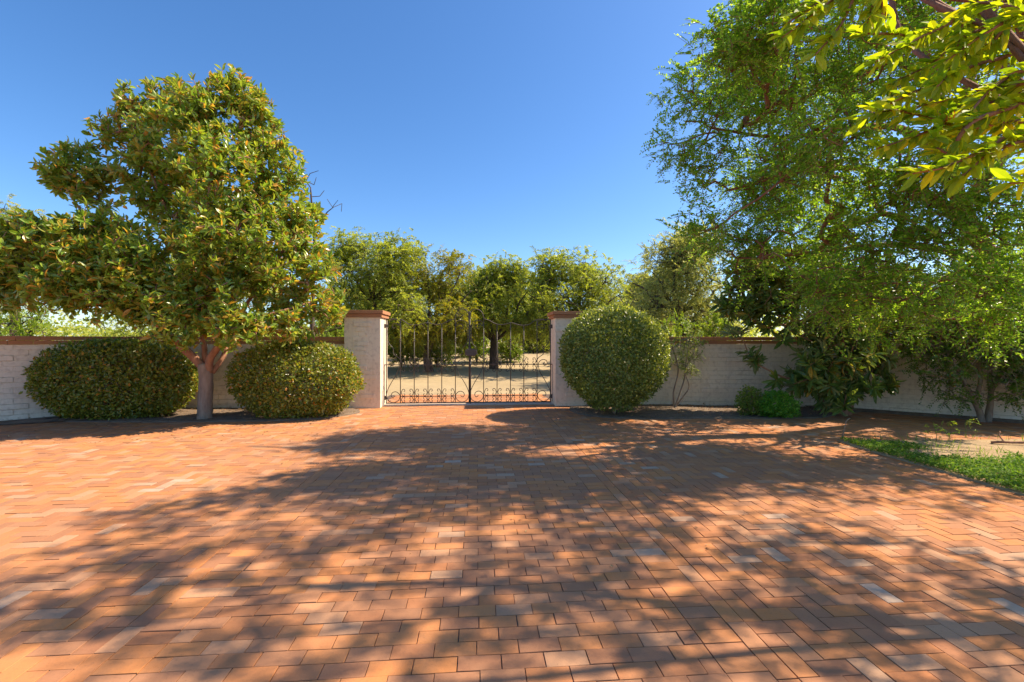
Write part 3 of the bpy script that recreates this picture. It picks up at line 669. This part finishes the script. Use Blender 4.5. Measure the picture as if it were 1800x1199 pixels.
limbs = [([base + (0, 0, -.05), base + (-.05, .05, 1.2), base + (-.1, .1, 2.4), base + (-.5, .4, 3.6), base + (-1.4, .8, 4.6)], .14, .045),
         ([base + (-.1, .1, 2.2), base + (.3, .3, 3.2), base + (.6, .6, 4.4)], .06, .02),
         ([base + (-.5, .4, 3.5), base + (-1.6, .3, 4.0), base + (-3.0, .1, 4.1), base + (-4.4, 0, 3.7)], .04, .012),
         ([base + (-1.3, .8, 4.5), base + (-2.4, 1.1, 4.9), base + (-3.8, 1.0, 4.9)], .035, .012)]
bt = make_tree('bottlebrush_tree', 'bottlebrush tree whose long yellow green leaves hang into the upper right corner', 'tree', base, limbs, tips,
               lambda tp, td: sprays(tp[np.repeat(np.arange(len(tp)), 3)] + rng.normal(size=(len(tp) * 3, 3)) * .12, np.repeat(td, 3, 0), 16, .4, (.08, .13), .3, .25, .8), M['bark_red'], M['bottle'], LEAF2, cap=.022, rt=.003)
# low branches that hang in front of the viewer: from the crown down to their tips
HB = [[(1850, -120, 1.95), (1700, 18, 1.75), (1610, 70, 1.62), (1540, 108, 1.52)], [(1800, 60, 1.8), (1700, 120, 1.7), (1600, 165, 1.6), (1528, 200, 1.55)], [(1830, 120, 1.7), (1720, 190, 1.6), (1620, 235, 1.52), (1540, 262, 1.48)],
      [(1840, 190, 1.75), (1760, 215, 1.62), (1680, 232, 1.55), (1660, 240, 1.52)], [(1860, 170, 1.5), (1760, 245, 1.42), (1670, 290, 1.36), (1605, 305, 1.32)], [(1850, 20, 2.0), (1700, 60, 1.9), (1640, 110, 1.85), (1560, 150, 1.8)],
      [(1600, -140, 1.7), (1520, -40, 1.62), (1480, 40, 1.56), (1432, 98, 1.5)], [(1560, -120, 1.75), (1480, -40, 1.7), (1430, 10, 1.62), (1385, 40, 1.58)], [(1880, 60, 1.55), (1800, 30, 1.5), (1730, 60, 1.48), (1660, 110, 1.45)],
      [(1900, 250, 1.3), (1840, 290, 1.25), (1800, 318, 1.22), (1775, 322, 1.2)], [(1850, -60, 1.6), (1760, 40, 1.6), (1700, 90, 1.55), (1640, 150, 1.5)], [(1870, 200, 1.9), (1780, 160, 1.85), (1700, 170, 1.8), (1600, 190, 1.75)],
      [(1860, 100, 1.6), (1780, 130, 1.55), (1720, 180, 1.5), (1690, 230, 1.46)], [(1870, 230, 1.45), (1790, 250, 1.42), (1740, 270, 1.4), (1690, 310, 1.36)], [(1640, -120, 1.7), (1590, -60, 1.6), (1540, 0, 1.55), (1525, 40, 1.52)]]
hb = MB(); ps, ds, ns, ls, rs = [], [], [], [], []
bough = catmull([base + (-1.3, .3, 3.95), base + (-1.6, .3, 4.0), base + (-3.0, .1, 4.1), base + (-4.4, 0, 3.7)], 10)
HB += [[(a + rng.uniform(-60, 40), b + rng.uniform(-60, 35), c + rng.uniform(-.12, .2)) for a, b, c in q_] for q_ in HB[::2]]
for br_ in HB:
    q_ = [P(*a) for a in br_]; anc = bough[np.argmin(np.linalg.norm(bough - q_[0], axis=1) + rng.random(len(bough)) * .5)]; start = anc + (q_[0] - anc) * .5 + np.array([0, 0, .12]) + rng.normal(size=3) * .08; c = catmull([anc, start] + q_, 10)
    tube(hb, c, np.linspace(.014, .0022, len(c)), 6)
    seg = c[-31:]; cum = np.r_[0, np.cumsum(np.linalg.norm(np.diff(seg, axis=0), axis=1))]; nleaf = int(cum[-1] / .0068)
    for k in range(nleaf):
        s = cum[-1] * (k + rng.random()) / nleaf; p_ = np.array([np.interp(s, cum, seg[:, i]) for i in range(3)])
        j = min(np.searchsorted(cum, s), len(seg) - 1); t = unit(seg[j] - seg[max(j - 1, 0)])
        r = rdir(1)[0]; r = unit(r - t * (r @ t)); spread = rng.uniform(.3, .85)
        ps.append(p_); ds.append(t * math.cos(spread) + r * math.sin(spread) + np.array([0, 0, -.02])); ns.append(unit(np.array([.1, -.2, 1.]) + rng.normal(size=3) * .5)); ls.append(rng.uniform(.045, .088))
ps, ds, ns, ls = map(np.array, (ps, ds, ns, ls))
reparent(hb.build('branch', M['bark_red'], None, True), bt)
reparent(rep('spray', LEAFB[0], LEAFB[1], frames_from(ds, ns), ps, M['bottle'], None, rng.random(len(ps)), np.stack([ls * .33, ls, ls * .6], 1)), bt)
for (px, py, Y, n_, r_) in ((1672, 212, 1.5, 90, .022), (1690, 205, 1.5, 60, .018), (1528, 128, 1.55, 30, .01), (1545, 225, 1.5, 26, .01)):
    c0 = P(px, py, Y); d = rdir(n_); p_ = c0 + np.outer(rng.uniform(-1.3, 1.3, n_) * r_, np.array([.8, -.2, -.5]))
    L = np.full(n_, r_); reparent(rep('flower', LEAF1[0], LEAF1[1], frames_from(d, rdir(n_)), p_, M['red'], None, rng.random(n_), np.stack([L * .08, L, L], 1)), bt)

# ---- sapling, mounds
base = P(1186, 717, 10.15); base[2] = 0
Y_ = 10.15
limbs = [([base + (0, 0, -.02), P(1184, 690, Y_), P(1192, 655, Y_), P(1188, 630, Y_), P(1180, 605, Y_)], .022, .008), ([base, P(1192, 700, Y_), P(1203, 665, Y_), P(1206, 635, Y_), P(1212, 600, Y_)], .022, .008),
         ([base, P(1200, 698, Y_), P(1211, 680, Y_), P(1205, 650, Y_), P(1222, 615, Y_)], .018, .006)]
lob = [plobe(*a, Y_, .3) for a in [(1190, 610, 16), (1210, 602, 20), (1218, 625, 16), (1196, 640, 12), (1225, 600, 12), (1212, 650, 12)]]
make_tree('sapling', 'thin multi stemmed sapling against the white wall beside the egg shaped shrub', 'sapling', base, limbs, in_lobes(lob, 190, .2), lambda tp, td: sprays(tp, td, 9, .16, (.035, .055), .55, .2, .7), M['bark_grey'], M['creo'], LEAF2, cap=.012, rt=.003)
for (px, py, Yc, rx, rz, lab, mt_, nn_) in ((1366, 714, 8.98, .37, .27, 'bright green low mounded shrub on the edge of the bed', 'bright', 7000), (1321, 709, 9.15, .27, .30, 'looser olive green mounded shrub tucked behind the bright green mound', 'creo', 2600)):
    c = P(px, py, Yc); c[2] = rz * .8
    clipped('mounded_shrub', lab, c, np.array([rx, rx * .9, rz]), nn_, (.028, .05), M[mt_], M['twig'], .1, 2.1, .5, 'small mounded shrubs in the right bed', .6, .3)

# ---- desert trees beyond the wall
def mesquite(name, label, px, Y, top, x0, x1, lmat, seed, low=600, ntip=650, fork=None, per=64, lf=(.07, .14), group='desert trees beyond the wall', base_z=None, thin=.38, bm='bark_dark', rtrunk=.2, droop=.5):
    global rng
    old = rng; rng = np.random.default_rng(seed)
    bz = float(terrain(0, Y)); base = np.array([(px - 900) / F * Y, Y, bz])
    ct = (x0 + x1) / 2; hw = (x1 - x0) / 2; mid = (top + low) / 2; hh = (low - top) / 2
    lob = []
    for k in range(21):
        a = rng.uniform(-1, 1); b = rng.uniform(-.85, .8); s = rng.uniform(.26, .42)
        lim_ = math.sqrt(max(.08, 1 - (max(-b, 0) * .9) ** 2))
        lob.append(plobe(ct + a * hw * (1 - s * .75) * lim_, mid + (b + .12) * hh * (1 - s * .3), s * hw, Y + rng.uniform(-.7, .7) * hw * Y / F * .8))
    lob.append(plobe(ct + rng.uniform(-.4, .4) * hw, top + .3 * hh, .32 * hw, Y))
    for l in lob: l[5] *= .85
    tips = in_lobes(lob, ntip, .25, 1.1, thin)
    tips = tips[tips[:, 2] > bz + .7]
    fx, fy = fork or (px, 575)
    f = P(fx, fy, Y); limbs = []
    f[2] = max(f[2], bz + .5)
    nl = 6
    for k in range(nl):
        ex = ct + hw * (-.75 + 1.5 * k / (nl - 1)); ey = top + hh * (.45 + .5 * abs(-1 + 2 * k / (nl - 1))); e = P(ex, ey, Y + rng.uniform(-.8, .8))
        m1 = f + (e - f) * .4 + np.array([(e[0] - f[0]) * .15, rng.normal() * .15, -.12 * abs(e[0] - f[0])])
        limbs.append(([f - (0, 0, .15), m1, f + (e - f) * .72, e], rtrunk * .36, rtrunk * .1))
    limbs.append(([base - (0, 0, .1), base + (f - base) * .5 + (rng.normal() * .06, 0, 0), f], rtrunk, rtrunk * .75))
    lf_ = lambda tp, td: sprays(tp[np.repeat(np.arange(len(tp)), 3)] + rng.normal(size=(len(tp) * 3, 3)) * .22, np.repeat(td, 3, 0), per // 2, .55, lf, .38, droop, .8)
    make_tree(name, label, 'tree', base, limbs, tips, lf_, M[bm], M[lmat], LEAF1, group, step=.5, cap=.045, rt=.007, wiggle=.2)
    rng = old
mesquite('mesquite_tree', 'tall green mesquite rising directly behind the left gate pillar', 652, 19, 404, 560, 755, 'mesq', 11, fork=(655, 520), ntip=900)
mesquite('mesquite_tree', 'yellow flecked mesquite with dark forked trunk seen through the left gate leaf', 756, 20, 430, 680, 850, 'mesq_y', 12, fork=(758, 596), ntip=800)
mesquite('mesquite_tree', 'mesquite with double trunk in open dirt seen through the right gate leaf', 868, 21.5, 450, 788, 948, 'mesq', 13, low=580, fork=(869, 596), ntip=750, rtrunk=.24, thin=.42)
mesquite('mesquite_tree', 'domed mesquite with fanning dark limbs above the right gate pillar', 1000, 20, 440, 900, 1120, 'mesq', 14, fork=(1008, 575), ntip=850)
mesquite('mesquite_tree', 'slender mesquite set far back near the right edge of the gate', 961, 31, 520, 915, 1000, 'mesq', 15, low=606, fork=(962, 590), ntip=325, lf=(.12, .22))
mesquite('palo_verde_tree', 'pale feathery palo verde above the wall between egg shaped shrub and shade tree', 1205, 16, 406, 1085, 1310, 'palo', 16, fork=(1195, 540), ntip=775, lf=(.06, .12), thin=.36, droop=.2)
mesquite('palo_verde_tree', 'pale feathery tree showing over the wall at the left edge', 25, 19, 345, -70, 105, 'palo', 17, low=560, fork=(25, 520), ntip=525)
mesquite('mesquite_tree', 'green mesquite behind the loquat, glimpsed through the shade tree', 1480, 15, 440, 1360, 1590, 'mesq', 18, fork=(1480, 540), ntip=260)
mesquite('mesquite_tree', 'green mesquite behind the right end of the wall, glimpsed through the shade tree', 1740, 14, 420, 1620, 1880, 'mesq', 19, fork=(1740, 530), ntip=260)
mesquite('mesquite_tree', 'green mesquite behind the magnolia, mostly hidden by its crown', 330, 17, 440, 190, 480, 'mesq', 20, fork=(330, 540), ntip=600)
mesquite('mesquite_tree', 'dense mesquite far behind the gap between the two gate leaves', 820, 33, 474, 735, 905, 'mesq', 21, low=604, fork=(820, 590), ntip=575, lf=(.13, .25))
mesquite('mesquite_tree', 'dull green mesquite filling the gap behind the left pillar mesquite', 640, 31, 470, 560, 740, 'mesq', 22, low=605, fork=(640, 585), ntip=475, lf=(.13, .25))
mesquite('mesquite_tree', 'far mesquite rising between the egg shaped shrub and the palo verde', 1110, 30, 480, 1040, 1190, 'mesq', 23, low=605, fork=(1110, 590), ntip=475, lf=(.13, .25))

mesquite('mesquite_tree', 'far mesquite closing the gap left of the domed mesquite', 925, 32, 478, 870, 985, 'mesq', 24, low=600, fork=(925, 590), ntip=412, lf=(.13, .25))
mesquite('mesquite_tree', 'far pale mesquite left of the yellow flecked one, low behind the gate', 700, 34, 480, 640, 760, 'palo', 25, low=606, fork=(700, 590), ntip=412, lf=(.13, .25))
mesquite('palo_verde_tree', 'pale feathery tree low behind the egg shaped shrub', 1150, 24, 445, 1060, 1230, 'palo', 26, low=604, fork=(1150, 590), ntip=525, lf=(.09, .18))
def bush(name, label, px, Y, top, hw, lmat, n, seed, lf=(.05, .1), group='creosote bushes in the yard beyond the gate', bz=None):
    global rng
    old = rng; rng = np.random.default_rng(seed)
    bz = float(terrain(0, Y)) if bz is None else bz; base = np.array([(px - 900) / F * Y, Y, bz]); h = H + (599.5 - top) / F * Y - bz; w = hw * Y / F
    a = rng.uniform(0, 6.28, n); t = rng.random(n) ** .6; r = w * t * (.6 + .5 * rng.random(n))
    tips = np.stack([base[0] + np.cos(a) * r, Y + np.sin(a) * r * .8, bz + h * (.12 + .88 * rng.random(n) * np.sqrt(np.clip(1.02 - (r / w / 1.1) ** 2, .1, 1)))], 1)
    limbs = [([base - (0, 0, .05), base + (np.cos(q_) * w * .2, np.sin(q_) * w * .2, h * .3), base + (np.cos(q_) * w * .4, np.sin(q_) * w * .4, h * .6)], .025, .01) for q_ in (0.3, 1.6, 3., 4.4, 5.4)]
    make_tree(name, label, 'bush', base, limbs, tips, lambda tp, td: sprays(tp, unit(td + np.array([0, 0, .5])), 46, .38, lf, .42, .05, .7), M['bark_dark'], M[lmat], LEAF1, group, step=.4, cap=.02)
    rng = old
bush('creosote_bush', 'broad green bush behind the first pickets by the left gate hinge', 705, 22, 566, 32, 'creo', 494, 31)
bush('creosote_bush', 'green bush under the yellow flecked mesquite', 768, 23, 585, 34, 'creo', 456, 32)
bush('creosote_bush', 'yellow green bush left of the double trunked mesquite', 838, 24.5, 580, 24, 'lime', 380, 33)
bush('creosote_bush', 'yellow green bush right of the double trunked mesquite', 897, 24.5, 583, 22, 'lime', 380, 34)
bush('creosote_bush', 'hazy green bush far behind the right end of the gate', 985, 34, 570, 36, 'creo', 456, 35, (.07, .14))
bush('creosote_bush', 'olive bush between the two mesquites seen through the left gate leaf', 735, 26, 572, 30, 'mesq', 420, 41)
bush('creosote_bush', 'dark olive bush far behind the middle of the gate', 812, 27, 582, 26, 'creo', 380, 42)
bush('creosote_bush', 'olive bush far behind the right gate leaf, left of its hinge', 938, 30, 580, 34, 'mesq', 420, 43)
bush('creosote_bush', 'olive bush beyond the wall behind the right pillar', 1060, 24, 560, 60, 'mesq', 520, 44)
bush('creosote_bush', 'olive bush beyond the wall behind the left pillar', 635, 24, 555, 60, 'creo', 520, 45)
bush('lime_bush', 'lime green bush peeping over the wall behind the sapling', 1195, 13, 556, 50, 'lime', 300, 36, (.04, .08), 'lime green bushes behind the walls')
bush('lime_bush', 'lime green bush over the wall under the shade tree edge', 1262, 14, 548, 40, 'lime', 494, 37, (.04, .08), 'lime green bushes behind the walls')
bush('lime_bush', 'bright lime green bush over the wall at the left edge', 30, 11.5, 528, 66, 'lime', 420, 38, (.04, .08), 'lime green bushes behind the walls')
bush('lime_bush', 'lime green bush over the wall between magnolia and left pillar', 575, 14, 555, 50, 'lime', 260, 39, (.04, .08), 'lime green bushes behind the walls')
# far trees that read as one mass
n = 26000
a = rng.uniform(-70, 70, n); yy = rng.uniform(48, 75, n); hh = 4.2 * (.35 + .65 * noise(np.stack([a, yy, 0 * a], -1), .12)) * rng.random(n) ** .6
p_ = np.stack([a, yy, terrain(a, yy) + hh], 1); L = rng.uniform(.25, .6, n)
tag(rep('treeline', LEAF1[0], LEAF1[1], frames_from(rdir(n), rdir(n)), p_, M['mesq'], None, rng.random(n), np.stack([L * .6, L, L], 1)), kind='stuff')
# leafless twigs right of the magnolia
base = np.array([(548 - 900) / F * 12.5, 12.5, 0.])
Y_ = 12.5
tips = np.array([P(x, y, Y_ + rng.normal() * .2) for x, y in ((545, 305), (560, 300), (538, 318), (552, 325), (570, 335), (575, 350), (594, 352), (586, 362), (562, 345), (530, 340), (600, 372), (556, 312))])
make_tree('bare_tree', 'leafless grey twigs poking out right of the magnolia crown', 'tree', base, [([base, P(550, 500, Y_), P(553, 420, Y_), P(548, 360, Y_), P(546, 330, Y_)], .07, .015), ([P(553, 420, Y_), P(570, 380, Y_), P(585, 365, Y_)], .025, .01)], tips,
          lambda tp, td: rosettes(tp[:4], td[:4], 2, (.02, .03), (.3, .4)), M['bark_dark'], M['mesq'], LEAF1, cap=.02, rt=.007, step=.3, wiggle=.3)

# ---- ground cover, weeds, litter
def inpoly(p, poly):
    x, y = p[:, 0], p[:, 1]; r = np.zeros(len(p), bool); j = len(poly) - 1
    for i in range(len(poly)):
        xi, yi = poly[i]; xj, yj = poly[j]
        c = ((yi > y) != (yj > y)) & (x < (xj - xi) * (y - yi) / (yj - yi + 1e-12) + xi); r ^= c; j = i
    return r
n = 150000; p_ = np.stack([rng.uniform(4.8, 9.5, n), rng.uniform(2.8, 7.0, n)], 1)
p_ = p_[inpoly(p_, gp)]
dd = noise(np.c_[p_, 0 * p_[:, 0]], 1.7) + .5 * noise(np.c_[p_, 0 * p_[:, 0] + 3], 5) + np.clip((6.1 - p_[:, 1]) * .5, -.45, .35) + np.where(p_[:, 0] < 5.25, .22, 0) - np.clip((p_[:, 0] - 6.6) * .25, 0, .4) * (p_[:, 1] > 5.2)
p_ = p_[dd > .74 + rng.random(len(p_)) * .26]; n = len(p_)
z = .03 + rng.random(n) * .05; d = unit(rdir(n) * [1, 1, .5]); nz = unit(np.array([0, 0, 1.]) + rng.normal(size=(n, 3)) * .4); L = rng.uniform(.014, .032, n)
tag(rep('ground_cover', LEAF2[0], LEAF2[1], frames_from(d, nz), np.c_[p_, z], M['cover'], None, rng.random(n), np.stack([L * .8, L, L], 1)), kind='stuff')
n = 2600; p_ = np.stack([rng.uniform(4.85, 9.0, n), rng.uniform(3.4, 6.9, n)], 1); p_ = p_[inpoly(p_, gp)]; p_ = p_[noise(np.c_[p_, 0 * p_[:, 0] + 9], 2.3) > .52]; n = len(p_)
d = unit(np.array([0, 0, .8]) + rng.normal(size=(n, 3)) * .5); d[:, 2] = np.abs(d[:, 2]); L = rng.uniform(.05, .15, n)
tag(rep('grass', LEAF1[0], LEAF1[1], frames_from(d, rdir(n)), np.c_[p_, np.full(n, .025)], M['cover'], None, .5 + .5 * rng.random(n), np.stack([np.full(n, .008), L, L], 1)), kind='stuff')
for px, py, h_, lab in ((1645, 781, .26, 'upright leafy weed left of the taller forked weed on the dirt patch'), (1697, 772, .30, 'forked leafy weed standing at the back edge of the dirt patch'), (1668, 778, .2, 'short leafy weed between the upright weed and the forked weed')):
    Yw = H * F / (py - 599.5); b = P(px, py, Yw); b[2] = .02
    tips = b + np.array([0, 0, h_ * .75]) + rng.normal(size=(9, 3)) * [.06, .06, h_ * .2]
    make_tree('weed', lab, 'weed', b, [([b, b + (.01, 0, h_ * .4), b + (.0, .01, h_ * .7)], .004, .003)], tips, lambda tp, td: sprays(tp, td, 8, .09, (.025, .045), .4, .1, .6), M['creo'], M['lime'], LEAF2, 'weeds on the dirt patch', step=.1, rt=.002, cap=.004)
Yw = 6.86; b = P(1480, 774, Yw); b[2] = 0
mb = MB(); tube(mb, catmull([b, P(1482, 764, Yw), P(1485, 750, Yw), P(1489, 739, Yw), P(1494, 735, Yw)], 5), .006, 6); tube(mb, catmull([P(1486, 747, Yw), P(1487, 741, Yw), P(1491, 738, Yw)], 4), .004, 5)
o = mb.build('dry_stalk', M['twig'], None, True); tag(o, 'thin bent dry stalk standing at the corner of the green patch', 'stalk')
mb = MB(); q0 = P(1742, 781, 6.6); q0[2] = .03
tube(mb, catmull([q0, q0 + (.1, -.06, .02), q0 + (.2, -.1, .02), q0 + (.33, -.16, .035)], 5), [.018] * 15 + [.014], 7, wob=.08); tube(mb, catmull([q0 + (.12, -.07, .02), q0 + (.1, -.02, .1), q0 + (.13, 0, .16)], 4), .008, 6)
tag(mb.build('fallen_branch', M['bark_warm'], None, True), 'short brown branch lying on the dirt patch', 'branch')
# leaf litter
def litter(n, poly, name='leaf_litter', lf=(.025, .06)):
    lo, hi = poly.min(0), poly.max(0); p_ = rng.uniform(lo, hi, (n, 2)); p_ = p_[inpoly(p_, poly)]; n = len(p_)
    L = rng.uniform(*lf, n); d = unit(rdir(n) * [1, 1, .15]); nz = unit(np.array([0, 0, 1.]) + rng.normal(size=(n, 3)) * .25)
    return np.c_[p_, .02 + rng.random(n) * .03], frames_from(d, nz), np.stack([L * .5, L, L], 1)
parts = [litter(1300, bl), litter(1100, br), litter(420, np.array([(-9, 8.2), (-3, 8.4), (-3, 6.8), (-8, 6.5)]), lf=(.02, .05)), litter(240, np.array([(-3, 8), (6, 8.6), (4.8, 3), (-3, 3)]), lf=(.015, .04))]
for k in (2, 3): parts[k][0][:, 2] = .006
pp = [np.concatenate(q_) for q_ in zip(*parts)]
tag(rep('leaf_litter', LEAF2[0], LEAF2[1], pp[1], pp[0], M['litter'], None, rng.random(len(pp[0])), pp[2]), kind='stuff')

# ================================================================== LIGHT, SKY, CAMERA
ELEV, AZ = 47, 11                                # sun to the right and a little beyond the wall
sd = np.array([math.cos(R(ELEV)) * math.cos(R(AZ)), math.cos(R(ELEV)) * math.sin(R(AZ)), math.sin(R(ELEV))])
w = bpy.data.worlds.new('World'); scn.world = w; w.use_nodes = True
nt = w.node_tree; nt.nodes.clear(); g = NT(nt)
sky = g.n('ShaderNodeTexSky', sky_type='NISHITA'); sky.sun_disc = False; sky.sun_elevation = R(ELEV); sky.sun_rotation = R(90 - AZ); sky.altitude = 700; sky.air_density = 1.0; sky.dust_density = 1.2; sky.ozone_density = 4.0
hs = g.n('ShaderNodeHueSaturation', {'Color': sky.outputs[0], 'Hue': .502, 'Saturation': 1.2, 'Value': 1.0})
bg = g.n('ShaderNodeBackground', {'Color': hs.outputs[0], 'Strength': .076})
g.n('ShaderNodeOutputWorld', {'Surface': bg.outputs[0]})
sun = bpy.data.lights.new('sun', 'SUN'); sun.energy = 3.25; sun.angle = R(.53); sun.color = (1, .83, .62)
so = bpy.data.objects.new('sun', sun); C.objects.link(so)
import mathutils
so.rotation_euler = mathutils.Vector(sd).to_track_quat('Z', 'Y').to_euler(); so.location = (20, 5, 20)
cam = bpy.data.cameras.new('camera'); cam.lens = 16; cam.sensor_width = 36; cam.clip_start = .05; cam.clip_end = 2000
co = bpy.data.objects.new('camera', cam); C.objects.link(co); co.location = (0, 0, H); co.rotation_euler = (R(90), 0, 0); scn.camera = co
scn.view_settings.view_transform = 'Standard'; scn.view_settings.look = 'None'; scn.view_settings.exposure = 1.6; scn.view_settings.gamma = 1
scn.render.engine = 'CYCLES'
scn.cycles.max_bounces = 8; scn.cycles.diffuse_bounces = 4; scn.cycles.transmission_bounces = 6; scn.cycles.use_denoising = True
